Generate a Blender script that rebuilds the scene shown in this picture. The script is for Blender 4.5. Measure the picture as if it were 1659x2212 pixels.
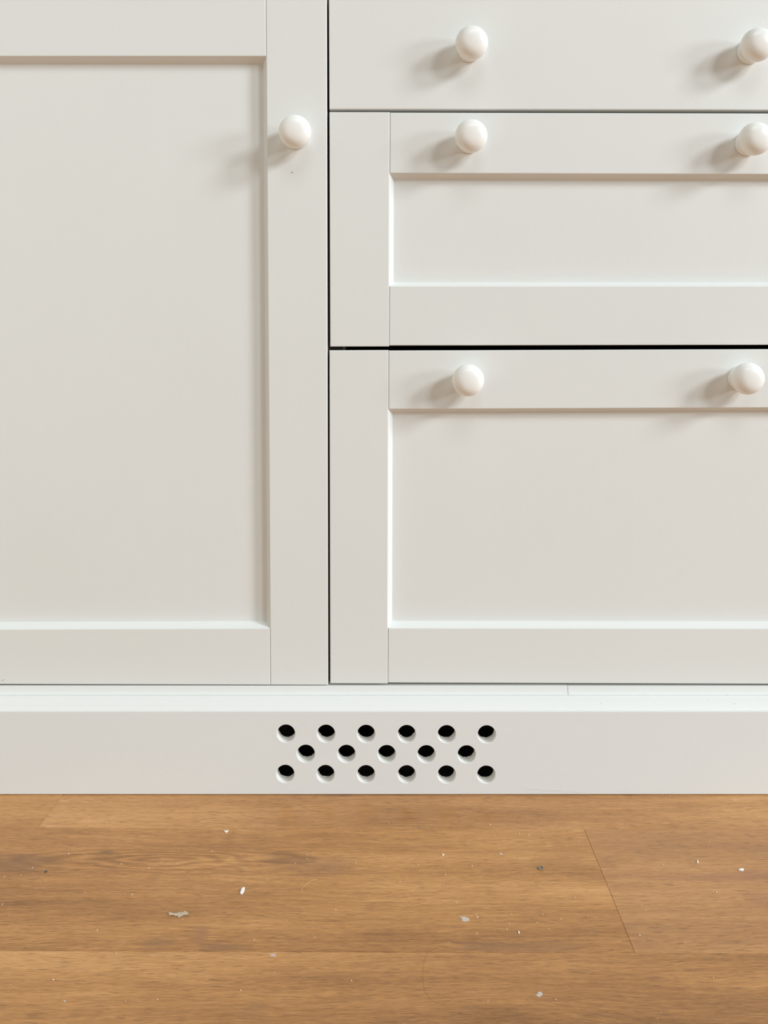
import bpy, bmesh, math, random
from mathutils import Vector, Matrix

random.seed(7)
for o in list(bpy.data.objects):
    bpy.data.objects.remove(o)
S = bpy.context.scene
COL = S.collection

# ------------------------------------------------------------------ camera
W, H = 1659.0, 2212.0
F = 1660.0                       # focal length, px
PX, PY = 834.0, 841.0            # principal point, px
PITCH = math.radians(2.57)       # looking slightly down
DIST = 1.0                       # camera to the door fronts (plane Y = 0)
CAMX = 0.0


def ray(px, py):
    x = (px - PX) / F
    u = -(py - PY) / F
    return Vector((x, math.cos(PITCH) + u * math.sin(PITCH), -math.sin(PITCH) + u * math.cos(PITCH)))


PLINTH_OUT = 0.027
_r = ray(829, 1717.5)
CAMZ = -_r.z * (DIST - PLINTH_OUT) / _r.y
CAM = Vector((CAMX, -DIST, CAMZ))


def P(px, py, Y=0.0):            # photo pixel -> real point on the upright plane at depth Y
    r = ray(px, py)
    return CAM + r * ((Y - CAM.y) / r.y)


def G(px, py, z=0.0):            # photo pixel -> point on the floor
    r = ray(px, py)
    return CAM + r * ((z - CAM.z) / r.z)


cd = bpy.data.cameras.new('camera')
cam = bpy.data.objects.new('camera', cd)
COL.objects.link(cam)
cam.location = CAM
cam.rotation_euler = (math.pi / 2 - PITCH, 0, 0)
cd.sensor_fit = 'VERTICAL'
cd.sensor_height = 24.0
cd.sensor_width = 24.0 * W / H
cd.lens = 24.0 * F / H
cd.shift_x = -(PX - W / 2) / H
cd.shift_y = (PY - H / 2) / H
cd.clip_start = 0.02
cd.clip_end = 50
S.camera = cam

# ------------------------------------------------------------------ view, world, daylight
S.view_settings.view_transform = 'Standard'
S.view_settings.look = 'None'
S.view_settings.exposure = 0.0
S.view_settings.gamma = 1.0
S.view_settings.use_curve_mapping = False

wd = bpy.data.worlds.new('room_light')
wd.use_nodes = True
wd.node_tree.nodes['Background'].inputs['Color'].default_value = (1.0, 0.985, 0.91, 1)
wd.node_tree.nodes['Background'].inputs['Strength'].default_value = 0.11
S.world = wd

AIM = Vector((0.1, 0, 0.50))


def daylight(name, d, dist, w, h, power, col):
    ld = bpy.data.lights.new(name, 'AREA')
    ld.shape = 'RECTANGLE'
    ld.size, ld.size_y, ld.energy, ld.color = w, h, power, col
    o = bpy.data.objects.new(name, ld)
    COL.objects.link(o)
    dv = Vector(d).normalized()
    o.location = AIM + dv * dist
    o.rotation_euler = (-dv).to_track_quat('-Z', 'Y').to_euler()
    return o


LD = 10.0
KEY = (0.87, 0.94, 0.99)
daylight('daylight_main_window', (1.04, -1.0, 0.76), LD, 1.57, 1.57, 288, KEY)
daylight('daylight_side_window', (2.05, -1.0, 1.25), LD, 1.57, 1.57, 490, KEY)
daylight('daylight_far_window', (2.40, -1.0, 0.45), LD, 1.85, 1.57, 306, KEY)
daylight('high_fill', (0.15, -1.0, 1.35), LD, 4.3, 3.1, 175, (0.89, 0.95, 0.99))  # unseen broad fill lamp, power set to brighten upward-facing bevels


# ------------------------------------------------------------------ materials
def newmat(name):
    m = bpy.data.materials.new(name)
    m.use_nodes = True
    nt = m.node_tree
    return m, nt, nt.nodes['Principled BSDF']


def N(nt, t, **k):
    n = nt.nodes.new(t)
    for a, v in k.items():
        setattr(n, a, v)
    return n


def setin(nt, n, i, v):
    if hasattr(v, 'is_output') or isinstance(v, bpy.types.NodeSocket):
        nt.links.new(v, n.inputs[i])
    else:
        n.inputs[i].default_value = v


def math_(nt, op, a, b=0.0, c=None, clamp=False):
    n = N(nt, 'ShaderNodeMath', operation=op, use_clamp=clamp)
    setin(nt, n, 0, a)
    setin(nt, n, 1, b)
    if c is not None:
        setin(nt, n, 2, c)
    return n.outputs[0]


def noise(nt, vec, scale, detail=3.0, rough=0.55, dist=0.0):
    n = N(nt, 'ShaderNodeTexNoise')
    nt.links.new(vec, n.inputs['Vector'])
    n.inputs['Scale'].default_value = scale
    n.inputs['Detail'].default_value = detail
    n.inputs['Roughness'].default_value = rough
    n.inputs['Distortion'].default_value = dist
    return n.outputs['Fac']


def scaled(nt, vec, sx, sy, sz, off=None):
    n = N(nt, 'ShaderNodeVectorMath', operation='MULTIPLY')
    nt.links.new(vec, n.inputs[0])
    n.inputs[1].default_value = (sx, sy, sz)
    out = n.outputs[0]
    if off is not None:
        a = N(nt, 'ShaderNodeVectorMath', operation='ADD')
        nt.links.new(out, a.inputs[0])
        nt.links.new(off, a.inputs[1])
        out = a.outputs[0]
    return out


def smooth(nt, v, a, b):
    n = N(nt, 'ShaderNodeMapRange', interpolation_type='SMOOTHSTEP')
    setin(nt, n, 0, v)
    n.inputs[1].default_value = a
    n.inputs[2].default_value = b
    return n.outputs[0]


def mixc(nt, fac, a, b, mode='MIX'):
    n = N(nt, 'ShaderNodeMix', data_type='RGBA', blend_type=mode)
    setin(nt, n, 0, fac)
    for i, v in ((6, a), (7, b)):
        if isinstance(v, bpy.types.NodeSocket):
            nt.links.new(v, n.inputs[i])
        else:
            n.inputs[i].default_value = (v[0], v[1], v[2], 1)
    return n.outputs[2]


def bump(nt, bs, height, strength, distance):
    b = N(nt, 'ShaderNodeBump')
    b.inputs['Strength'].default_value = strength
    b.inputs['Distance'].default_value = distance
    nt.links.new(height, b.inputs['Height'])
    nt.links.new(b.outputs[0], bs.inputs['Normal'])


def paint(name, c, rough, grain=(1, 1, 1), amt=1.0, mott=0.02):
    m, nt, bs = newmat(name)
    pos = N(nt, 'ShaderNodeNewGeometry').outputs['Position']
    big = noise(nt, pos, 5.0, 3)
    f = math_(nt, 'MULTIPLY_ADD', big, mott * 2, 1 - mott)
    cc = N(nt, 'ShaderNodeVectorMath', operation='SCALE')
    cc.inputs[0].default_value = c
    nt.links.new(f, cc.inputs['Scale'])
    nt.links.new(cc.outputs[0], bs.inputs['Base Color'])
    bs.inputs['Roughness'].default_value = rough
    bs.inputs['Specular IOR Level'].default_value = 0.4
    v = scaled(nt, pos, *grain)
    fine = noise(nt, v, 420.0, 2, 0.6)
    wide = noise(nt, v, 60.0, 2, 0.5)
    h = math_(nt, 'MULTIPLY_ADD', wide, 1.2, fine)
    bump(nt, bs, h, 0.35 * amt, 0.00012)
    return m


PAINT = paint('cream_satin_paint', (0.785, 0.795, 0.77), 0.42)
PAINT_V = paint('cream_paint_on_upright_grain', (0.785, 0.795, 0.77), 0.42, (1, 1, 0.12), 1.3)
PAINT_ROUGH = paint('thick_brushed_cream_paint', (0.79, 0.798, 0.77), 0.45, (0.5, 1, 1), 2.0)
BORE_BRIGHT = paint('brightened_bore_paint', (0.90, 0.885, 0.83), 0.5)  # bore colour lightened to imitate light caught inside the vent holes
KNOB = paint('gloss_white_enamel', (0.905, 0.90, 0.865), 0.24, amt=0.1)
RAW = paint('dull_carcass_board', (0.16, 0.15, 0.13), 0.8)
SHADE_SCREED = paint('shade_dark_screed', (0.06, 0.058, 0.055), 0.9)  # underfloor colour darkened to paint the shade behind the vent holes
RUNNER = paint('grey_runner_steel', (0.42, 0.42, 0.38), 0.5)
WALLM = paint('plain_wall_plaster', (0.80, 0.77, 0.68), 0.8)


def plinth_mat():
    m, nt, bs = newmat('cream_paint_with_hairline_crack')
    pos = N(nt, 'ShaderNodeNewGeometry').outputs['Position']
    sep = N(nt, 'ShaderNodeSeparateXYZ')
    nt.links.new(pos, sep.inputs[0])
    x, z = sep.outputs[0], sep.outputs[2]
    bs.inputs['Base Color'].default_value = (0.795, 0.82, 0.812, 1)
    bs.inputs['Roughness'].default_value = 0.45
    bs.inputs['Specular IOR Level'].default_value = 0.4
    fine = noise(nt, pos, 420.0, 2, 0.6)
    wide = noise(nt, pos, 60.0, 2, 0.5)
    h = math_(nt, 'MULTIPLY_ADD', wide, 1.2, fine)
    # lifted paint edge low on the board
    c0, c1, c2 = P(1125, 1700, -PLINTH_OUT), P(1200, 1711, -PLINTH_OUT), P(1280, 1709, -PLINTH_OUT)
    t = math_(nt, 'DIVIDE', math_(nt, 'SUBTRACT', x, c0.x), c2.x - c0.x)
    sag = math_(nt, 'MULTIPLY', math_(nt, 'POWER', math_(nt, 'MAXIMUM', t, 0.0), 0.5), -(c0.z - c1.z) * 1.15)
    zc = math_(nt, 'ADD', sag, c0.z)
    wob = math_(nt, 'MULTIPLY', math_(nt, 'SUBTRACT', noise(nt, pos, 90.0, 3), 0.5), 0.004)
    d = math_(nt, 'SUBTRACT', math_(nt, 'SUBTRACT', z, zc), wob)
    edge = smooth(nt, d, -0.0004, 0.0004)
    inx = math_(nt, 'MULTIPLY', smooth(nt, t, 0.0, 0.12), math_(nt, 'SUBTRACT', 1.0, smooth(nt, t, 0.75, 1.0)))
    near = math_(nt, 'SUBTRACT', 1.0, smooth(nt, math_(nt, 'ABSOLUTE', d), 0.0006, 0.006))
    lip = math_(nt, 'MULTIPLY', math_(nt, 'MULTIPLY', edge, near), math_(nt, 'MULTIPLY', inx, 2.5))
    h2 = math_(nt, 'ADD', h, lip)
    bump(nt, bs, h2, 0.4, 0.00012)
    return m


PLINTHM = plinth_mat()


def wood_mat():
    m, nt, bs = newmat('oiled_oak_plank')
    pos = N(nt, 'ShaderNodeNewGeometry').outputs['Position']
    info = N(nt, 'ShaderNodeObjectInfo')
    csep = N(nt, 'ShaderNodeSeparateColor')
    nt.links.new(info.outputs['Color'], csep.inputs[0])
    tone, seed, pink = csep.outputs[0], csep.outputs[1], csep.outputs[2]
    off = N(nt, 'ShaderNodeCombineXYZ')
    nt.links.new(math_(nt, 'MULTIPLY', seed, 37.0), off.inputs[0])
    nt.links.new(math_(nt, 'MULTIPLY', seed, 91.0), off.inputs[1])
    offv = off.outputs[0]
    sep = N(nt, 'ShaderNodeSeparateXYZ')
    nt.links.new(pos, sep.inputs[0])
    X, Y = sep.outputs[0], sep.outputs[1]

    # slow wander of the grain across the plank
    wander = noise(nt, scaled(nt, pos, 2.2, 9.0, 1, offv), 1.0, 2.5)
    wy = math_(nt, 'MULTIPLY_ADD', math_(nt, 'SUBTRACT', wander, 0.5), 0.030, Y)

    wob2 = noise(nt, scaled(nt, pos, 6.0, 22.0, 1, offv), 1.0, 3)
    wy = math_(nt, 'MULTIPLY_ADD', math_(nt, 'SUBTRACT', wob2, 0.5), 0.014, wy)

    # cathedral figure, one real growth pattern in the long plank
    C1 = G(345, 1862)
    dx = math_(nt, 'MULTIPLY', math_(nt, 'SUBTRACT', X, C1.x), 0.14)
    dy = math_(nt, 'SUBTRACT', wy, C1.y)
    rr = math_(nt, 'SQRT', math_(nt, 'ADD', math_(nt, 'MULTIPLY', dx, dx), math_(nt, 'MULTIPLY', dy, dy)))
    jit = math_(nt, 'MULTIPLY', math_(nt, 'SUBTRACT', noise(nt, scaled(nt, pos, 7, 30, 1, offv), 1.0, 4), 0.5), 0.026)
    rr = math_(nt, 'ADD', rr, jit)
    rings = math_(nt, 'SINE', math_(nt, 'MULTIPLY', rr, 1050.0))
    cmask = math_(nt, 'SUBTRACT', 1.0, smooth(nt, rr, 0.012, 0.034))
    ringv = math_(nt, 'MULTIPLY', math_(nt, 'MULTIPLY', rings, 0.17), cmask)

    # layered straight grain in warped coordinates
    wv = N(nt, 'ShaderNodeCombineXYZ')
    nt.links.new(X, wv.inputs[0])
    nt.links.new(wy, wv.inputs[1])
    wv = wv.outputs[0]
    bands = noise(nt, scaled(nt, wv, 1.3, 26, 1, offv), 1.0, 3, 0.6)
    broad = noise(nt, scaled(nt, wv, 1.1, 9, 1, offv), 1.0, 2, 0.5)
    grain = noise(nt, scaled(nt, wv, 14, 300, 1, offv), 1.0, 5, 0.7)
    fine = noise(nt, scaled(nt, wv, 70, 1100, 1, offv), 1.0, 3, 0.7)
    pores = noise(nt, scaled(nt, wv, 55, 700, 1, offv), 1.0, 2, 0.5)
    pore = smooth(nt, pores, 0.585, 0.70)
    light = smooth(nt, noise(nt, scaled(nt, wv, 30, 520, 1, offv), 1.0, 3, 0.6), 0.60, 0.75)
    blotch = noise(nt, scaled(nt, pos, 9, 26, 1, offv), 1.0, 3, 0.5)

    v = math_(nt, 'MULTIPLY_ADD', math_(nt, 'SUBTRACT', bands, 0.5), 1.0, 0.5)
    v = math_(nt, 'MULTIPLY_ADD', math_(nt, 'SUBTRACT', broad, 0.5), 1.0, v)
    v = math_(nt, 'MULTIPLY_ADD', math_(nt, 'SUBTRACT', grain, 0.5), 0.95, v)
    v = math_(nt, 'MULTIPLY_ADD', math_(nt, 'SUBTRACT', fine, 0.5), 1.15, v)
    v = math_(nt, 'MULTIPLY_ADD', math_(nt, 'SUBTRACT', blotch, 0.5), 0.35, v)
    v = math_(nt, 'ADD', v, ringv)
    v = math_(nt, 'ADD', v, math_(nt, 'MULTIPLY_ADD', tone, 0.6, -0.3), clamp=True)
    ramp = N(nt, 'ShaderNodeValToRGB')
    e = ramp.color_ramp.elements
    e[0].position, e[0].color = 0.05, (0.250, 0.112, 0.036, 1)
    e[1].position, e[1].color = 0.95, (0.70, 0.375, 0.145, 1)
    for p, c in ((0.32, (0.385, 0.180, 0.060, 1)), (0.6, (0.530, 0.258, 0.086, 1))):
        k = e.new(p)
        k.color = c
    nt.links.new(v, ramp.inputs[0])
    col = ramp.outputs[0]
    col = mixc(nt, math_(nt, 'MULTIPLY', pink, 0.30), col, (0.48, 0.27, 0.16))
    col = mixc(nt, math_(nt, 'MULTIPLY', pore, 0.62), col, (0.20, 0.10, 0.05))
    col = mixc(nt, math_(nt, 'MULTIPLY', light, 0.28), col, (0.66, 0.45, 0.27))
    # dark mineral streaks and small knots (growth marks, in floor coordinates)
    for (px, py, rx, ry, c, a) in ((625, 1852, 70, 16, (0.20, 0.10, 0.045), 0.55),
                                   (690, 1868, 120, 26, (0.28, 0.15, 0.08), 0.35),
                                   (40, 1870, 110, 22, (0.24, 0.13, 0.07), 0.45),
                                   (228, 1844, 22, 6, (0.15, 0.09, 0.05), 0.6),
                                   (78, 2182, 26, 15, (0.24, 0.12, 0.05), 0.5),
                                   (550, 2182, 30, 34, (0.33, 0.17, 0.07), 0.4),
                                   (432, 2018, 22, 24, (0.36, 0.17, 0.09), 0.55),
                                   (340, 2038, 46, 18, (0.30, 0.16, 0.08), 0.45),
                                   (480, 2044, 60, 13, (0.27, 0.14, 0.07), 0.5),
                                   (1230, 1862, 110, 18, (0.32, 0.16, 0.06), 0.35),
                                   (1560, 1893, 260, 11, (0.36, 0.17, 0.10), 0.4),
                                   (1640, 1940, 40, 26, (0.36, 0.18, 0.08), 0.4),
                                   (1120, 2042, 150, 14, (0.29, 0.15, 0.08), 0.45),
                                   (720, 1724, 40, 5, (0.20, 0.11, 0.06), 0.4)):
        c0, cx, cy = G(px, py), G(px + rx, py), G(px, py + ry)
        ax, ay = abs(cx.x - c0.x), abs(cy.y - c0.y)
        u = math_(nt, 'DIVIDE', math_(nt, 'SUBTRACT', X, c0.x), ax)
        w = math_(nt, 'DIVIDE', math_(nt, 'SUBTRACT', wy, c0.y), ay)
        r2 = math_(nt, 'ADD', math_(nt, 'MULTIPLY', u, u), math_(nt, 'MULTIPLY', w, w))
        r2 = math_(nt, 'MULTIPLY_ADD', math_(nt, 'ADD', math_(nt, 'SUBTRACT', grain, 0.5), math_(nt, 'SUBTRACT', blotch, 0.5)), 3.2, r2)
        k = math_(nt, 'SUBTRACT', 1.0, smooth(nt, r2, 0.0, 1.25))
        col = mixc(nt, math_(nt, 'MULTIPLY', k, a), col, c)
    nt.links.new(col, bs.inputs['Base Color'])
    rg = math_(nt, 'MULTIPLY_ADD', grain, 0.25, 0.24)
    nt.links.new(rg, bs.inputs['Roughness'])
    bs.inputs['Specular IOR Level'].default_value = 0.35
    hh = math_(nt, 'MULTIPLY_ADD', pore, -1.0, math_(nt, 'MULTIPLY', fine, 0.8))
    bump(nt, bs, hh, 0.35, 0.00025)
    return m


WOOD = wood_mat()


def plain(name, c, rough=0.6, spec=0.3):
    m, nt, bs = newmat(name)
    pos = N(nt, 'ShaderNodeNewGeometry').outputs['Position']
    n = noise(nt, pos, 900.0, 2)
    cc = N(nt, 'ShaderNodeVectorMath', operation='SCALE')
    cc.inputs[0].default_value = c
    nt.links.new(math_(nt, 'MULTIPLY_ADD', n, 0.3, 0.85), cc.inputs['Scale'])
    nt.links.new(cc.outputs[0], bs.inputs['Base Color'])
    bs.inputs['Roughness'].default_value = rough
    bs.inputs['Specular IOR Level'].default_value = spec
    return m


CHIP = plain('white_filler', (0.90, 0.90, 0.90))
TANPEEL = plain('beige_peeled_paint', (0.56, 0.46, 0.33))
SMEAR = plain('grey_white_dried_paint', (0.60, 0.52, 0.46))
CRUMB = plain('grey_grit', (0.10, 0.095, 0.085))
DUST = plain('pale_sawdust', (0.80, 0.68, 0.50))
HAIRM = plain('pale_fibre', (0.66, 0.43, 0.22))
HAIRD = plain('brown_hair', (0.26, 0.14, 0.06))
NICK = plain('dark_paint_nick', (0.10, 0.07, 0.05))


# ------------------------------------------------------------------ object helpers
def empty(name, loc, label=None, cat=None, group=None):
    o = bpy.data.objects.new(name, None)
    o.empty_display_size = 0.02
    COL.objects.link(o)
    o.location = loc
    if label:
        o['label'] = label
        o['category'] = cat
    if group:
        o['group'] = group
    return o


def link(name, me, m, parent=None, label=None, smooth_=False):
    """vertices are in world coordinates; kept there under any parent at rest"""
    me.materials.append(m)
    if smooth_:
        for p in me.polygons:
            p.use_smooth = True
    o = bpy.data.objects.new(name, me)
    COL.objects.link(o)
    if parent is not None:
        o.parent = parent
        base = parent
        t = Vector((0, 0, 0))
        while base is not None:
            t += base.location
            base = base.parent
        o.matrix_parent_inverse = Matrix.Identity(4)
        o.location = -t
    if label:
        o['label'] = label
    return o


def mesh(name, vs, fs, flip=False):
    me = bpy.data.meshes.new(name)
    me.from_pydata([tuple(v) for v in vs], [], fs)
    bm = bmesh.new()
    bm.from_mesh(me)
    bmesh.ops.recalc_face_normals(bm, faces=bm.faces)
    bm.to_mesh(me)
    bm.free()
    return me


def isect(a, b):
    (x1, y1), (x2, y2) = a
    (x3, y3), (x4, y4) = b
    d = (x1 - x2) * (y3 - y4) - (y1 - y2) * (x3 - x4)
    p = x1 * y2 - y1 * x2
    q = x3 * y4 - y3 * x4
    return ((p * (x3 - x4) - (x1 - x2) * q) / d, (p * (y3 - y4) - (y1 - y2) * q) / d)


def quad(L, R, T, B, Y=0.0):
    """four world (x, z) corners TL, TR, BR, BL of a member bounded by four lines in the front plane"""
    out = []
    for a, b in ((L, T), (R, T), (R, B), (L, B)):
        p = P(*isect(a, b), Y)
        out.append(Vector((p.x, p.z)))
    return out


def inset(q, w):
    n = len(q)
    res = []
    c = sum(q, Vector((0, 0))) / n
    for i in range(n):
        p, a, b = q[i], q[i - 1], q[(i + 1) % n]
        d1, d2 = (a - p).normalized(), (b - p).normalized()
        s = abs(d1.x * d2.y - d1.y * d2.x)
        res.append(p + (d1 + d2) * (w / s))
    return res


def slab(q, y0, y1, c):
    """board with its front at y0, back at y1 and an eased (two-step rounded) front edge of width c"""
    rings = [(inset(q, c), y0), (inset(q, c * 0.3), y0 + c * 0.3), (q, y0 + c), (q, y1)]
    vs, fs = [], []
    for qq, y in rings:
        vs += [(p.x, y, p.y) for p in qq]
    fs.append((0, 1, 2, 3))
    for k in range(3):
        for i in range(4):
            j = (i + 1) % 4
            fs.append((4 * k + i, 4 * k + j, 4 * k + 4 + j, 4 * k + 4 + i))
    fs.append((12, 13, 14, 15))
    return vs, fs


def board(name, q, y0, y1, c, m, parent, label=None):
    vs, fs = slab(q, y0, y1, c)
    return link(name, mesh(name, vs, fs), m, parent, label)


def ring(name, q, w, y0, d, m, parent):
    """mitred sloping moulding round a panel opening"""
    s = [(q, y0), (inset(q, w * 0.05), y0 + 0.0003), (inset(q, w * 0.93), d - 0.0006), (inset(q, w), d), (q, d)]
    vs, fs = [], []
    for qq, y in s:
        vs += [(p.x, y, p.y) for p in qq]
    for k in range(5):
        a, b = 4 * k, 4 * ((k + 1) % 5)
        for i in range(4):
            j = (i + 1) % 4
            fs.append((a + i, a + j, b + j, b + i))
    return link(name, mesh(name, vs, fs), m, parent)


def box_mesh(name, x0, x1, y0, y1, z0, z1, c=0.0):
    bm = bmesh.new()
    bmesh.ops.create_cube(bm, size=1.0)
    for v in bm.verts:
        v.co = Vector(((x0 + x1) / 2 + v.co.x * (x1 - x0), (y0 + y1) / 2 + v.co.y * (y1 - y0), (z0 + z1) / 2 + v.co.z * (z1 - z0)))
    if c:
        bmesh.ops.bevel(bm, geom=bm.edges[:], offset=c, segments=1, affect='EDGES')
    me = bpy.data.meshes.new(name)
    bm.to_mesh(me)
    bm.free()
    return me


def boxes_mesh(name, lst):
    bm = bmesh.new()
    for (x0, x1, y0, y1, z0, z1) in lst:
        r = bmesh.ops.create_cube(bm, size=1.0)
        for v in r['verts']:
            v.co = Vector(((x0 + x1) / 2 + v.co.x * (x1 - x0), (y0 + y1) / 2 + v.co.y * (y1 - y0), (z0 + z1) / 2 + v.co.z * (z1 - z0)))
    me = bpy.data.meshes.new(name)
    bm.to_mesh(me)
    bm.free()
    return me


# turned knob: (radius, distance out from the front)
KP = [(0.0, 0.0), (0.0152, 0.0), (0.0157, 0.0007), (0.0157, 0.0026), (0.0152, 0.0036), (0.0145, 0.0046), (0.0142, 0.0060),
      (0.0145, 0.0076), (0.0153, 0.0092), (0.0156, 0.0097), (0.0160, 0.0108), (0.0176, 0.0132), (0.0190, 0.0158), (0.0200, 0.0188), (0.0205, 0.0218),
      (0.0204, 0.0240), (0.0199, 0.0264), (0.0190, 0.0286), (0.0177, 0.0306), (0.0160, 0.0323), (0.0139, 0.0337),
      (0.0114, 0.0348), (0.0086, 0.0355), (0.0056, 0.0359), (0.0027, 0.0361), (0.0, 0.0362)]


def knob_mesh():
    n = 48
    vs, fs = [(0, 0, 0)], []
    rows = []
    for r, h in KP[1:-1]:
        rows.append(len(vs))
        for i in range(n):
            a = 2 * math.pi * i / n
            vs.append((r * math.cos(a), -h, r * math.sin(a)))
    vs.append((0, -KP[-1][1], 0))
    for i in range(n):
        j = (i + 1) % n
        fs.append((0, rows[0] + i, rows[0] + j))
        for a, b in zip(rows, rows[1:]):
            fs.append((a + i, a + j, b + j, b + i))
        fs.append((len(vs) - 1, rows[-1] + i, rows[-1] + j))
    me = mesh('knob', vs, fs)
    me.materials.append(KNOB)
    for p in me.polygons:
        p.use_smooth = True
    return me


KM = knob_mesh()


def wloc(o):
    t = Vector((0, 0, 0))
    while o is not None:
        t += o.location
        o = o.parent
    return t


def knob(px, py, parent, label=None):
    p = P(px, py, -0.0225)
    o = bpy.data.objects.new('knob', KM)
    COL.objects.link(o)
    o.parent = parent
    o.location = Vector((p.x, 0.0, p.z)) - wloc(parent)
    if label:
        o['label'] = label
    return o


# ------------------------------------------------------------------ setting: floor and wall
FA, FB = G(300, 2055.5), G(1600, 2060.0)
ang = math.atan2(FB.y - FA.y, FB.x - FA.x)
U = Vector((math.cos(ang), math.sin(ang), 0))
V = Vector((-math.sin(ang), math.cos(ang), 0))       # towards the cabinets


def uv(p):
    return p.dot(U), p.dot(V)


v_a = uv(G(1372, 2058.8))[1]
v_b = uv(G(1262, 1791.5))[1]
PW = v_b - v_a
print('plank width', PW, 'cam z', CAMZ)
u_joint = (uv(G(1262, 1792))[0] + uv(G(1372, 2058))[0]) / 2
u_left = (uv(G(135, 1718))[0] + uv(G(82, 1787))[0]) / 2
PL = 1.285

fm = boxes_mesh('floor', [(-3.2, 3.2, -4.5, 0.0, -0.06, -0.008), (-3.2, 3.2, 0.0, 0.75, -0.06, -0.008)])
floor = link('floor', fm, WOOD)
fm.materials.append(SHADE_SCREED)
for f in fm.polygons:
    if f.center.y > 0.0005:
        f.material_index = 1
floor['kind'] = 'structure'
floor['label'] = 'oak plank floor in front of the cream cabinets'
floor.color = (0.5, 0.5, 0.3, 1)
JOINTS = {0: u_left, 1: u_joint, 2: u_joint - 0.86, 3: u_joint - 0.30}
TONE = {}
for row in range(0, 16):
    v1 = v_b + PW - row * PW
    v0 = v1 - PW
    s = JOINTS.get(row, (row * 0.47) % PL)
    k0 = math.floor((-2.6 - s) / PL)
    for k in range(k0, k0 + 6):
        u0, u1 = s + k * PL, s + (k + 1) * PL
        if row == 0:
            v1 = uv(Vector((0, -0.014, 0)))[1]
        if u0 > 2.6 or u1 < -2.6:
            continue
        g = 0.00010
        e = 0.00028
        q = [(u0 + g, v0 + g), (u1 - g, v0 + g), (u1 - g, v1 - g), (u0 + g, v1 - g)]
        ci = [(e, e * 0.5), (-e, e * 0.5), (-e, -e * 0.5), (e, -e * 0.5)]
        vs = []
        for (a, b), (ca, cb) in zip(q, ci):
            pp = U * (a + ca) + V * (b + cb)
            vs.append((pp.x, pp.y, 0.0))
        for zz in (-0.0003, -0.008):
            for (a, b) in q:
                pp = U * a + V * b
                vs.append((pp.x, pp.y, zz))
        fs = [(0, 1, 2, 3), (8, 9, 10, 11)]
        for r in (0, 4):
            for i in range(4):
                j = (i + 1) % 4
                fs.append((r + i, r + j, r + 4 + j, r + 4 + i))
        o = link('plank', mesh('plank', vs, fs), WOOD, floor)
        tone, sd, pk = random.uniform(0.4, 0.62), random.random(), random.uniform(0.1, 0.6)
        if row == 1 and k == -1:
            tone, sd, pk = 0.38, 0.31, 0.15
        if row == 1 and k == 0:
            tone, sd, pk = 0.62, 0.72, 0.75
        if row == 0 and k == -1:
            tone, sd, pk = 0.58, 0.12, 0.2
        if row == 0 and k == 0:
            tone, sd, pk = 0.93, 0.55, 0.35  # lighter plank tone also stands in for light reflected off the plinth
        if row == 2:
            tone, sd, pk = 0.50, 0.22 + 0.2 * k, 0.25
        o.color = (tone, sd, pk, 1)

wall = link('wall_back', box_mesh('wall_back', -3.2, 3.2, 0.62, 0.74, -0.008, 2.5), WALLM)
wall['kind'] = 'structure'
wall['label'] = 'plain plaster wall hidden behind the cabinets'

wall2 = link('bounce_wall_left', box_mesh('bounce_wall_left', -1.55, -1.45, -4.4, 0.62, -0.008, 2.5), WALLM)  # unseen wall, added to bounce warm fill onto left-facing bevels
wall2['kind'] = 'structure'
wall2['label'] = 'unseen cream wall added to the left of the cabinets to bounce light'

# ------------------------------------------------------------------ cabinets
XM = P(708.5, 800).x
XL = P(-345, 800).x
XR = P(1930, 800).x
ZB = 0.1300
ZT = P(800, -45).z
CY0, CY1 = 0.0225, 0.58


def carcass(x0, x1, parent, shelves):
    t = 0.018
    b = [(x0, x0 + t, CY0, CY1, ZB, ZT), (x1 - t, x1, CY0, CY1, ZB, ZT),
         (x0 + t, x1 - t, CY0, CY1, ZB, ZB + t), (x0 + t, x1 - t, CY0, CY1, ZT - t, ZT),
         (x0 + t, x1 - t, CY1 - 0.008, CY1, ZB + t, ZT - t)]
    for z in shelves:
        b.append((x0 + t, x1 - t, CY0 + 0.03, CY1 - 0.008, z - 0.009, z + 0.009))
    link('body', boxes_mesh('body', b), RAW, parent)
    for lx in (x0 + 0.08, x1 - 0.08) if x0 < -0.3 else (x0 + 0.32, x1 - 0.08):
        for ly in (0.10, 0.50):
            bm = bmesh.new()
            for r, za, zb in ((0.014, 0.012, ZB), (0.024, 0.0, 0.014), (0.026, ZB - 0.012, ZB)):
                bmesh.ops.create_cone(bm, cap_ends=True, segments=20, radius1=r, radius2=r, depth=zb - za,
                                      matrix=Matrix.Translation((lx, ly, (za + zb) / 2)))
            me = bpy.data.meshes.new('leg')
            bm.to_mesh(me)
            bm.free()
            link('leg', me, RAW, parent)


C_ = 0.0010      # eased edge
REC = 0.0115     # panel recess
MW = 0.0056      # moulding width

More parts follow.
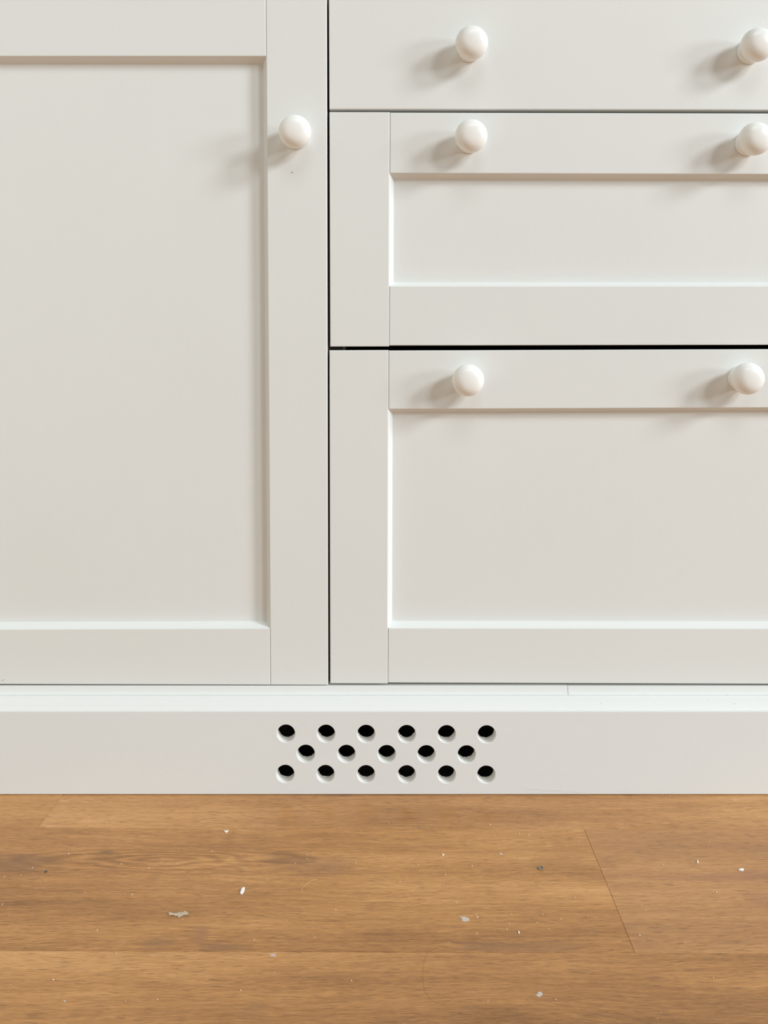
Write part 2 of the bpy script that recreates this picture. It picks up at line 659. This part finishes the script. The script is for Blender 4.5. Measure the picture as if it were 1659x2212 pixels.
# --- left cabinet: one tall framed door
cab = empty('cabinet', ((XL + XM) / 2, 0.3, 0), 'cream cabinet with a tall framed door beside the drawers, one white knob', 'cabinet')
carcass(XL, XM - 0.0004, cab, [0.5])
R_d = ((705.8, 0), (708.6, 1478))
L_d = ((-330, 0), (-318, 1478))
T_d = ((0, -10), (706, -10))
B_d = ((0, 1478), (706, 1480))
Li = ((-206, 122), (-197, 1358))
Ri = ((574.2, 0), (584.2, 1478))
Ti = ((0, 121.5), (574, 121.5))
Bi = ((0, 1359), (584, 1357))
pq = quad(Li, Ri, Ti, Bi)
dz0 = P(190, 1478).z
door = board('door', inset(pq, -0.004), REC, 0.0165, 0.0, PAINT_V, cab)
door['label'] = 'flat recessed door panel'
board('stile', quad(Ri, R_d, T_d, B_d), 0, 0.02, C_, PAINT_V, door)
board('stile', quad(L_d, Li, T_d, B_d), 0, 0.02, C_, PAINT_V, door)
board('rail', quad(Li, ((573.8, 0), (583.8, 1478)), T_d, Ti), 0, 0.02, C_, PAINT, door)
board('rail', quad(Li, ((573.8, 0), (583.8, 1478)), Bi, B_d), 0, 0.02, C_, PAINT, door)
ring('moulding', pq, MW, 0.0009, REC, PAINT, door)
knob(637, 284.5, door)


def nick(pts, parent, label):
    ps = [P(x, y, 0.0) for x, y in pts]
    vs = [(p.x, -0.00008, p.z) for p in ps] + [(p.x, 0.0004, p.z) for p in ps]
    n = len(ps)
    fs = [tuple(range(n)), tuple(range(n, 2 * n))] + [(i, (i + 1) % n, n + (i + 1) % n, n + i) for i in range(n)]
    link('paint_nick', mesh('paint_nick', vs, fs), NICK, parent, label)


nick([(629.6, 371.6), (631, 371), (632.2, 372.6), (632.0, 374), (630.6, 373.4)], door, 'tiny dark nick in the paint')
nick([(2.6, 1470.6), (6, 1469), (9.2, 1467.6), (9, 1468.4), (5.5, 1470)], door, 'tiny grey scratch in the paint')

# --- right cabinet: three drawers
cab2 = empty('cabinet', ((XM + XR) / 2, 0.3, 0), 'cream three-drawer cabinet with six white round knobs, beside the tall door', 'cabinet')
carcass(XM + 0.0004, XR, cab2, [])
LE = ((709.6, 0), (713.0, 1476))
RE = ((1925.5, 0), (1921, 1476))
# plain top drawer
tq = quad(((710.2, 0), (711.4, 238)), RE, ((711, -10), (1659, -8)), ((711, 235.8), (1659, 237.4)))
d1 = board('drawer', tq, 0, 0.02, C_, PAINT, cab2, 'plain flat drawer front with two knobs')
knob(1019, 92.8, d1)
knob(1636, 97, d1)


def framed_drawer(T, B, Lo, Lin, Ti, Bi, label, knobs, dr=0.0):
    Ro = RE
    Rin = ((1797, 0), (1793.5, 1476))
    pq = quad(Lin, Rin, Ti, Bi)
    dr_ = board('drawer', inset(pq, -0.004), REC, 0.0165, 0.0, PAINT_V, cab2, label)
    board('stile', quad(Lo, Lin, T, B), 0, 0.02, C_, PAINT_V, dr_)
    board('stile', quad(Rin, Ro, T, B), 0, 0.02, C_, PAINT_V, dr_)
    off = 0.4

    def sh(l, dx, dy):
        return tuple((x + dx, y + dy) for x, y in l)
    board('rail', quad(sh(Lin, off, 0), sh(Rin, -off, 0), sh(T, 0, 1.0), Ti), -dr, 0.02, C_, PAINT, dr_)
    board('rail', quad(sh(Lin, off, 0), sh(Rin, -off, 0), Bi, sh(B, 0, -2.0)), -dr, 0.02, C_, PAINT, dr_)
    ring('moulding', pq, MW, 0.0009, REC, PAINT, dr_)
    for k in knobs:
        knob(k[0], k[1], dr_)
    return dr_


framed_drawer(((711, 241.6), (1659, 243.6)), ((712, 748.6), (1659, 746.8)), ((711.4, 242), (713.2, 748)),
              ((842.0, 242), (840.4, 748)), ((842, 374.2), (1659, 376.6)), ((842, 617.6), (1659, 617.6)),
              'shallow framed drawer front with a recessed panel and two knobs', [(1017.7, 294), (1631.5, 300)])
framed_drawer(((711, 756.6), (1659, 753.2)), ((712, 1476.6), (1659, 1479.6)), ((711.6, 757), (713.2, 1476)),
              ((839.4, 757), (837.6, 1476)), ((838, 884), (1659, 880.8)), ((838, 1356.5), (1659, 1357.5)),
              'deep framed drawer front with a recessed panel and two knobs', [(1011, 821.5), (1615, 818)])
# end of a drawer runner seen through the open joint
a, b = P(711, 740, 0.024), P(746.5, 764, 0.024)
link('drawer_runner', box_mesh('drawer_runner', a.x, b.x, 0.0235, 0.06, b.z, a.z, 0.0004), RUNNER, cab2, 'grey metal runner end')

# ------------------------------------------------------------------ worktop (above the picture, shades nothing in it)
wt = link('worktop', box_mesh('worktop', XL - 0.01, XR + 0.01, -0.018, 0.615, ZT, ZT + 0.03, 0.002), PAINT)
wt['label'] = 'cream worktop lying over both cabinets'
wt['category'] = 'worktop'

# ------------------------------------------------------------------ plinth
pl = empty('plinth', (0, -0.01, 0), 'cream plinth board with seventeen drilled vent holes under both cabinets', 'plinth')
PO = -PLINTH_OUT
PT = 0.0148
ZP0, ZP1 = 0.0008, P(829, 1537.5, PO).z
X0, X1 = XL - 0.02, XR + 0.02
rows = [(1585.3, [617.7, 704.3, 790.8, 878.5, 964.8, 1051.3]),
        (1628.7, [660.6, 748.3, 835.3, 921.0, 1008.0]),
        (1672.3, [616.3, 703.2, 790.6, 878.5, 964.8, 1050.2])]
RAD = (P(637, 1585, PO).x - P(598, 1585, PO).x) / 2
ctr = [[P(x + (0 if r != 1 else 0), y + (0.6 if False else 0), PO) for x in xs] for r, (y, xs) in enumerate(rows)]
for r, (y, xs) in enumerate(rows):
    ctr[r] = [P(x, y + (x - 830) / 240.0 * 0.9, PO) for x in xs]
zc = [sum(c.z for c in cs) / len(cs) for cs in ctr]
zb = [ZP1, (zc[0] + zc[1]) / 2, (zc[1] + zc[2]) / 2, ZP0]
HB = 0.0129
bands = [(ZP1 - 0.0006, zc[0] + HB), (zc[0] + HB, (zc[0] + zc[1]) / 2), ((zc[0] + zc[1]) / 2, (zc[1] + zc[2]) / 2),
         ((zc[1] + zc[2]) / 2, zc[2] - HB), (zc[2] - HB, ZP0 + 0.0006)]
bands = [(zc[0] + HB, (zc[0] + zc[1]) / 2), ((zc[0] + zc[1]) / 2, (zc[1] + zc[2]) / 2), ((zc[1] + zc[2]) / 2, zc[2] - HB)]
bm = bmesh.new()


def face(pts):
    try:
        return bm.faces.new([bm.verts.new(p) for p in pts])
    except ValueError:
        return None


xa, xb = X0, X1
NH = 48
for yy, zt, zbm in ((PO, ZP1 - 0.0006, ZP0 + 0.0006), (PO + PT, ZP1, ZP0)):
    face([(xa, yy, zt), (xb, yy, zt), (xb, yy, bands[0][0]), (xa, yy, bands[0][0])])
    face([(xa, yy, bands[2][1]), (xb, yy, bands[2][1]), (xb, yy, zbm), (xa, yy, zbm)])
    for bi, (z1, z0) in enumerate(bands):
        cur = xa
        for c in ctr[bi]:
            face([(cur, yy, z1), (c.x - HB, yy, z1), (c.x - HB, yy, z0), (cur, yy, z0)])
            cur = c.x + HB
        face([(cur, yy, z1), (xb, yy, z1), (xb, yy, z0), (cur, yy, z0)])
for bi, (z1, z0) in enumerate(bands):
    for hi, c in enumerate(ctr[bi]):
        ragged = (bi, hi) in ((1, 1), (2, 0), (2, 4), (2, 5), (2, 3), (1, 4))
        corners = [math.atan2(zz - c.z, xx) for xx, zz in ((HB, z1 - 0), (-HB, z1), (-HB, z0), (HB, z0))]
        angs = sorted(set([2 * math.pi * i / NH - math.pi for i in range(NH)] + corners))
        m = len(angs)

        def sq(a):
            ca, sa = math.cos(a), math.sin(a)
            t = 1e9
            if ca > 1e-9: t = min(t, HB / ca)
            if ca < -1e-9: t = min(t, -HB / ca)
            if sa > 1e-9: t = min(t, (z1 - c.z) / sa)
            if sa < -1e-9: t = min(t, (z0 - c.z) / sa)
            return (c.x + t * ca, c.z + t * sa)
        fr, mid, bk = [], [], []
        for a in angs:
            jf = 0.00045 + (random.uniform(-0.0002, 0.00035) if ragged else random.uniform(-0.00005, 0.00005))
            fr.append((c.x + (RAD + jf) * math.cos(a), PO, c.z + (RAD + jf) * math.sin(a)))
            mid.append((c.x + (RAD - 0.0001) * math.cos(a), PO + 0.0006, c.z + (RAD - 0.0001) * math.sin(a)))
            jb = random.uniform(-0.00025, 0.0002) - (random.random() ** 6) * 0.0008
            bk.append((c.x + (RAD + jb) * math.cos(a), PO + PT, c.z + (RAD + jb) * math.sin(a)))
        for i in range(m):
            j = (i + 1) % m
            s0, s1 = sq(angs[i]), sq(angs[j])
            face([(s0[0], PO, s0[1]), (s1[0], PO, s1[1]), fr[j], fr[i]])
            face([(s0[0], PO + PT, s0[1]), (s1[0], PO + PT, s1[1]), bk[j], bk[i]])
            face([fr[i], fr[j], mid[j], mid[i]])
            mm = [tuple(mid[i][k] * 0.06 + bk[i][k] * 0.94 for k in range(3)), tuple(mid[j][k] * 0.06 + bk[j][k] * 0.94 for k in range(3))]
            mm = [(c.x + RAD * 0.995 * math.cos(angs[i]), PO + PT * 0.93, c.z + RAD * 0.995 * math.sin(angs[i])),
                  (c.x + RAD * 0.995 * math.cos(angs[j]), PO + PT * 0.93, c.z + RAD * 0.995 * math.sin(angs[j]))]
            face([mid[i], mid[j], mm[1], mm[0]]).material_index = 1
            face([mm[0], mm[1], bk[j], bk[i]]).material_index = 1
# eased top and bottom edges, ends
face([(xa, PO, ZP1 - 0.0006), (xb, PO, ZP1 - 0.0006), (xb, PO + 0.0006, ZP1), (xa, PO + 0.0006, ZP1)])
face([(xa, PO + 0.0006, ZP1), (xb, PO + 0.0006, ZP1), (xb, PO + PT, ZP1), (xa, PO + PT, ZP1)])
face([(xa, PO, ZP0 + 0.0006), (xb, PO, ZP0 + 0.0006), (xb, PO + 0.0006, ZP0), (xa, PO + 0.0006, ZP0)])
face([(xa, PO + 0.0006, ZP0), (xb, PO + 0.0006, ZP0), (xb, PO + PT, ZP0), (xa, PO + PT, ZP0)])
for xx in (xa, xb):
    face([(xx, PO, ZP0), (xx, PO + PT, ZP0), (xx, PO + PT, ZP1), (xx, PO, ZP1)])
bmesh.ops.remove_doubles(bm, verts=bm.verts, dist=0.000005)
bmesh.ops.recalc_face_normals(bm, faces=bm.faces)
me = bpy.data.meshes.new('board')
bm.to_mesh(me)
bm.free()
bd = link('board', me, PLINTHM, pl, 'flat board with three staggered rows of round vent holes')
me.materials.append(BORE_BRIGHT)


def extrude(name, prof, xa, xb, m, parent, label=None, segs=1, wob=0.0):
    n = len(prof)
    vs, fs = [], []
    for s in range(segs + 1):
        x = xa + (xb - xa) * s / segs
        for (o_, z) in prof:
            vs.append((x, -o_ + random.uniform(-wob, wob), z + random.uniform(-wob, wob) * 0.6))
    for s in range(segs):
        for i in range(n):
            j = (i + 1) % n
            fs.append((s * n + i, s * n + j, (s + 1) * n + j, (s + 1) * n + i))
    fs.append(tuple(range(n)))
    fs.append(tuple(segs * n + i for i in range(n)))
    return link(name, mesh(name, vs, fs), m, parent, label)


def zpx(py, out):
    return P(829, py, -out).z


zA = zpx(1482.0, 0.0)
zS = zpx(1498.5, 0.0025)
zC = zpx(1503.5, 0.0095)
zE = zpx(1533.5, 0.0235)
zF = zpx(1537.0, 0.0266)
strip = [(-0.016, zA), (-0.0006, zA), (0.0002, zA - 0.0005), (0.0021, zS + 0.0005), (0.0031, zS - 0.0001), (0.0086, zC + 0.0003), (0.0086, zC - 0.003), (-0.016, zC - 0.003)]
XJ = P(1227.5, 1490, -0.003).x
extrude('fillet_strip', strip, X0, XJ - 0.0003, PAINT_ROUGH, pl, 'smooth sloping strip left of the butt joint')
s2 = [(a - 0.0002, b - 0.0004) for a, b in strip]
extrude('fillet_strip', s2, XJ + 0.0003, X1, PAINT_ROUGH, pl, 'sloping strip with a few paint pimples, right of the joint')
mo = [(-0.016, ZP1), (-0.016, zC - 0.0031), (0.0087, zC - 0.0031), (0.0087, zC + 0.0001), (0.0098, zC - 0.0001)]
for i in range(1, 11):
    t = i / 10
    o_ = 0.0098 + (0.0236 - 0.0098) * t
    z = (zC - 0.0003) * (1 - t) + zE * t - 0.0004 * (1 - t) - 0.0003 * (1 - t) + 0.0019 * math.sin(math.pi * t)
    mo.append((o_, z))
mo += [(0.0238, zF + 0.0003), (0.0266, zF + 0.0001), (0.0270, zF - 0.0003), (0.0270, ZP1)]
extrude('moulding', mo, X0, X1, PAINT_ROUGH, pl)
# unseen returns added at both ends to keep window light out of the void
for xx in (X0, X1 - 0.018):
    link('end_light_block', box_mesh('end_light_block', xx, xx + 0.018, PO + PT, 0.60, ZP0, ZP1, 0.0005), PAINT, pl)
link('back_cover', boxes_mesh('back_cover', [(X0, X1, 0.004, 0.0165, ZP1 - 0.004, zA - 0.0005)]), RAW, pl)

# pimples and nicks in the thick paint of the moulding
bm = bmesh.new()
for (px, py, o_, r) in ((1303, 1487, .0022, .0005), (1325, 1487, .0022, .0006), (1328, 1487, .0022, .0004), (1371, 1489, .0026, .0005),
                        (1397, 1497, .005, .0006), (1350, 1500, .0075, .0006), (1281, 1500, .0075, .0006), (1230, 1498, .0055, .0006),
                        (1115, 1503, .0095, .0007), (1502, 1511, .013, .0006), (1511, 1511, .013, .0006), (1529, 1513, .015, .0008),
                        (1623, 1493, .0035, .0006), (1573, 1501, .008, .0009), (1547, 1577, .0271, .0004), (1362, 1514, .0155, .0006),
                        (1300, 1518, .018, .0006), (1588, 1520, .019, .0007), (1594, 1602, .0271, .0004), (1300, 1520, .019, .0005)):
    p = P(px, py, -o_)
    bmesh.ops.create_icosphere(bm, subdivisions=2, radius=r, matrix=Matrix.Translation(p) @ Matrix.Diagonal((1, 0.35, 0.8, 1)))
me = bpy.data.meshes.new('paint_pimples')
bm.to_mesh(me)
bm.free()
pp = link('paint_pimples', me, PAINT, pl, 'small lumps in the thick paint', True)
pp['kind'] = 'stuff'


# ------------------------------------------------------------------ debris on the floor
def flake(name, pts, m, t, label, cat, group=None, lift=0.0, curl=0.0, z0=0.00005):
    ps = [G(x, y) for x, y in pts]
    c = sum(ps, Vector((0, 0, 0))) / len(ps)
    root = Vector((c.x, c.y, 0))
    bm = bmesh.new()
    size = max((p - c).length for p in ps)
    top, bot = [], []
    for i, p in enumerate(ps):
        h = z0 + lift * ((p - c).length / size) ** 2 + random.uniform(0, curl)
        top.append(bm.verts.new((p.x - root.x, p.y - root.y, h + t * 0.8)))
        bot.append(bm.verts.new((p.x - root.x, p.y - root.y, h)))
    ctop = bm.verts.new((0, 0, z0 + t * 1.2))
    cbot = bm.verts.new((0, 0, z0))
    n = len(ps)
    for i in range(n):
        j = (i + 1) % n
        bm.faces.new((top[i], top[j], ctop))
        bm.faces.new((bot[j], bot[i], cbot))
        bm.faces.new((bot[i], bot[j], top[j], top[i]))
    bmesh.ops.recalc_face_normals(bm, faces=bm.faces)
    me = bpy.data.meshes.new(name)
    bm.to_mesh(me)
    bm.free()
    me.materials.append(m)
    o = bpy.data.objects.new(name, me)
    COL.objects.link(o)
    o.location = root
    o['label'] = label
    o['category'] = cat
    if group:
        o['group'] = group
    return o


PC = 'paint chips on the floor'
flake('filler_chip', [(526, 1919), (529, 1920), (527.5, 1925), (525, 1931), (521, 1933), (518, 1931), (520, 1927), (521, 1922)], CHIP, 0.0016,
      'largest bright white filler chip, standing out on the floor left of centre', 'chip', PC, 0.0003)
flake('filler_chip', [(1595, 1879.5), (1600, 1877.3), (1606, 1877.8), (1607, 1880), (1603, 1882), (1597, 1881)], CHIP, 0.0012,
      'oblong white filler chip near the right edge of the floor', 'chip', PC)
flake('filler_chip', [(1506, 1859.5), (1508, 1859.3), (1508.6, 1864), (1507, 1865.3), (1505.6, 1864)], CHIP, 0.0012,
      'small upright white chip left of the oblong white one', 'chip', PC)
flake('filler_chip', [(484, 1795), (488, 1796.2), (493.3, 1794.6), (492, 1797.5), (488, 1799), (485, 1797.6)], CHIP, 0.0010,
      'small white chip on the plank close under the plinth, left of the vent holes', 'chip', PC)
flake('filler_chip', [(955, 1846), (958.5, 1845.6), (959, 1848), (956, 1848.4)], CHIP, 0.0010,
      'tiny white chip below the right half of the vent holes', 'chip', PC)
flake('filler_chip', [(1119, 2013), (1121.5, 2012.4), (1122.6, 2016), (1120.6, 2017.4), (1119.4, 2015.5)], CHIP, 0.0010,
      'tiny cream chip on the floor right of the grey paint flake', 'chip', PC)
flake('paint_peel', [(362.6, 1974.6), (368, 1973.4), (376, 1974.2), (384, 1973), (388, 1971.8), (391, 1972.6), (397, 1972.2), (400, 1970), (404, 1971.6), (406, 1974.8),
                     (408.4, 1975.6), (405, 1976.6), (404, 1978.6), (396, 1978), (390, 1980.4), (385.4, 1982.8), (384, 1982), (386.4, 1978.6), (379, 1979.4), (373, 1977.4),
                     (368, 1977), (365.6, 1979.2), (364.4, 1978.2), (366, 1975.8)], TANPEEL, 0.0005,
      'ragged beige strip of peeled paint curling on the floor, lower left', 'peeling', None, 0.0010, 0.0004)
flake('paint_flake', [(991.5, 1979), (997, 1981), (1003, 1980), (1008, 1982), (1013, 1984.5), (1014.6, 1988), (1010, 1990), (1003, 1991), (998.6, 1989.6), (997.6, 1985)], SMEAR, 0.00025,
      'grey-white paint flake with a pointed tail lying near the middle of the floor', 'flake', 'flat paint flakes on the floor')
flake('paint_flake', [(1156, 2149.6), (1161, 2148.4), (1162, 2143.6), (1168, 2142.4), (1171.6, 2145.4), (1172, 2149.6), (1168, 2151.4), (1166, 2154.6), (1161, 2152.4)], SMEAR, 0.00025,
      'grey-white two-lobed paint flake near the bottom of the floor', 'flake', 'flat paint flakes on the floor')
flake('paint_flake', [(1079, 1842), (1083, 1842.6), (1086, 1845), (1083, 1846.8), (1080.4, 1845.6)], SMEAR, 0.0002,
      'small grey paint flake just left of the dark grit crumb', 'flake', 'flat paint flakes on the floor')
flake('paint_flake', [(577, 2058.6), (584, 2062), (590, 2061), (597, 2059), (593, 2063), (598, 2068), (590, 2065.4), (584, 2066), (586, 2063.6)], SMEAR, 0.00012,
      'faint spiky smear of grey paint on the plank joint, left of centre', 'flake', 'flat paint flakes on the floor')
flake('paint_flake', [(136, 2160.6), (141, 2161.4), (143, 2160), (141, 2164), (138, 2165.6), (138.4, 2162.8)], SMEAR, 0.00015,
      'tiny pale flake in the lower left corner of the floor', 'flake', 'flat paint flakes on the floor')


def crumb(px, py, wpx, name, label):
    p = G(px, py)
    s = (G(px + wpx, py).x - p.x)
    bm = bmesh.new()
    bmesh.ops.create_icosphere(bm, subdivisions=2, radius=1.0)
    for v in bm.verts:
        k = random.uniform(0.55, 1.15)
        v.co = Vector((v.co.x * s * k, v.co.y * s * 0.9 * k, max(0.0, (v.co.z * k * 0.5 + 0.45)) * s * 0.8))
    me = bpy.data.meshes.new(name)
    bm.to_mesh(me)
    bm.free()
    return me, p


me, p = crumb(1168, 1877, 6.5, 'grit_crumb', '')
me.materials.append(CRUMB)
me.materials.append(SMEAR)
for f in me.polygons:
    f.material_index = 1 if random.random() < 0.35 else 0
o = bpy.data.objects.new('grit_crumb', me)
COL.objects.link(o)
o.location = (p.x, p.y, 0)
o['label'] = 'dark speckled grit crumb on the floor, left of the plank end joint'
o['category'] = 'crumb'
me, p = crumb(99.5, 1883.5, 3.6, 'grit_crumb', '')
me.materials.append(CRUMB)
o = bpy.data.objects.new('grit_crumb', me)
COL.objects.link(o)
o.location = (p.x, p.y, 0)
o['label'] = 'small dark grit crumb near the left edge of the floor'
o['category'] = 'crumb'


def strand(name, pts, r, m, label):
    ps = [G(x, y) for x, y in pts]
    c = ps[0].copy()
    dense = []
    for i in range(len(ps) - 1):
        p0, p1, p2, p3 = ps[max(i - 1, 0)], ps[i], ps[i + 1], ps[min(i + 2, len(ps) - 1)]
        for k in range(6):
            t = k / 6
            dense.append(0.5 * ((2 * p1) + (p2 - p0) * t + (2 * p0 - 5 * p1 + 4 * p2 - p3) * t * t + (3 * p1 - p0 - 3 * p2 + p3) * t ** 3))
    dense.append(ps[-1])
    vs, fs = [], []
    for i, p in enumerate(dense):
        d = (dense[min(i + 1, len(dense) - 1)] - dense[max(i - 1, 0)]).normalized()
        s = Vector((-d.y, d.x, 0))
        for k in range(6):
            a = math.pi * 2 * k / 6
            q = p - c + s * r * math.cos(a) + Vector((0, 0, r * math.sin(a) + r + 0.00005))
            vs.append(q)
    for i in range(len(dense) - 1):
        for k in range(6):
            fs.append((i * 6 + k, i * 6 + (k + 1) % 6, i * 6 + 6 + (k + 1) % 6, i * 6 + 6 + k))
    me = mesh(name, vs, fs)
    me.materials.append(m)
    o = bpy.data.objects.new(name, me)
    COL.objects.link(o)
    o.location = c
    o['label'] = label
    o['category'] = 'strand'


strand('fibre', [(648, 1928), (654, 1919), (664, 1908), (674, 1903), (684, 1899.5)], 0.00022, HAIRM,
       'pale curved fibre on the floor right of the large white chip')
strand('hair', [(947, 2044), (926, 2058), (917, 2075), (914, 2100), (914, 2122), (920, 2145), (932, 2160), (948, 2168)], 0.00005, HAIRD,
       'fine dark hair curving down the lower middle of the floor')
strand('fibre', [(966, 1874), (967.5, 1885), (966, 1900), (964, 1914), (964, 1924)], 0.00010, HAIRM,
       'thin pale fibre lying upright below the right half of the vent holes')

# uncountable dust
bm = bmesh.new()
spots = [(10, 1894), (99, 1905), (230, 1777), (262, 1867), (386, 1833), (458, 1839), (148, 1845), (70, 1875), (45, 1891), (184, 1928), (269, 1931), (285, 1933),
         (285, 1934), (115, 2117), (271, 2163), (685, 1774), (805, 1833), (663, 1847), (663, 1856), (638, 1866), (350, 1864), (383, 1864), (322, 1876), (769, 1863),
         (749, 1867), (695, 1884), (577, 1901), (725, 1966), (593, 2102), (759, 2119), (767, 2139), (251, 2060), (549, 2031), (680, 2025), (5, 1954), (840, 1778),
         (898, 1791), (1025, 1793), (1032, 1795), (1070, 1804), (1062, 1766), (1059, 1782), (1165, 1793), (1122, 1803), (1142, 1804), (1225, 1829), (1249, 1819),
         (1273, 1839), (1294, 1875), (1340, 1793), (1447, 1721), (1533, 1820), (1432, 1869), (1548, 1928), (830, 1853), (864, 1905), (916, 1890), (962, 1890),
         (1096, 1885), (1120, 1894), (1137, 1857), (881, 1934), (1242, 1940), (1270, 1979), (1031, 1982), (1029, 1976), (1160, 1994), (1172, 1976), (1095, 2009),
         (1030, 2017), (970, 2036), (1382, 2021), (1541, 2113), (1054, 2163), (1200, 2160), (1167, 1720), (1227, 1732), (1105, 1975), (1092, 1960), (1480, 2036),
         (1100, 1996), (1185, 2007), (1212, 1986), (1395, 1968), (985, 1950), (903, 1868), (1020, 1871), (340, 2160), (520, 2140), (620, 1990), (210, 2010)]
rng = random.Random(3)
for (x, y) in spots + [(rng.uniform(0, 1659), rng.uniform(1725, 2205)) for _ in range(90)]:
    p = G(x, y)
    big = (x, y) in spots
    r = rng.uniform(0.00045, 0.00085) if big else rng.uniform(0.0002, 0.0004)
    bmesh.ops.create_icosphere(bm, subdivisions=1, radius=r, matrix=Matrix.Translation((p.x, p.y, r * 0.5)) @
                               Matrix.Rotation(rng.uniform(0, 3.1), 4, 'Z') @ Matrix.Diagonal((rng.uniform(0.8, 1.7), rng.uniform(0.5, 1), 0.6, 1)))
me = bpy.data.meshes.new('sanding_dust')
bm.to_mesh(me)
bm.free()
me.materials.append(DUST)
o = bpy.data.objects.new('sanding_dust', me)
COL.objects.link(o)
o['label'] = 'fine pale specks of sanding dust scattered over the oak floor'
o['category'] = 'dust'
o['kind'] = 'stuff'
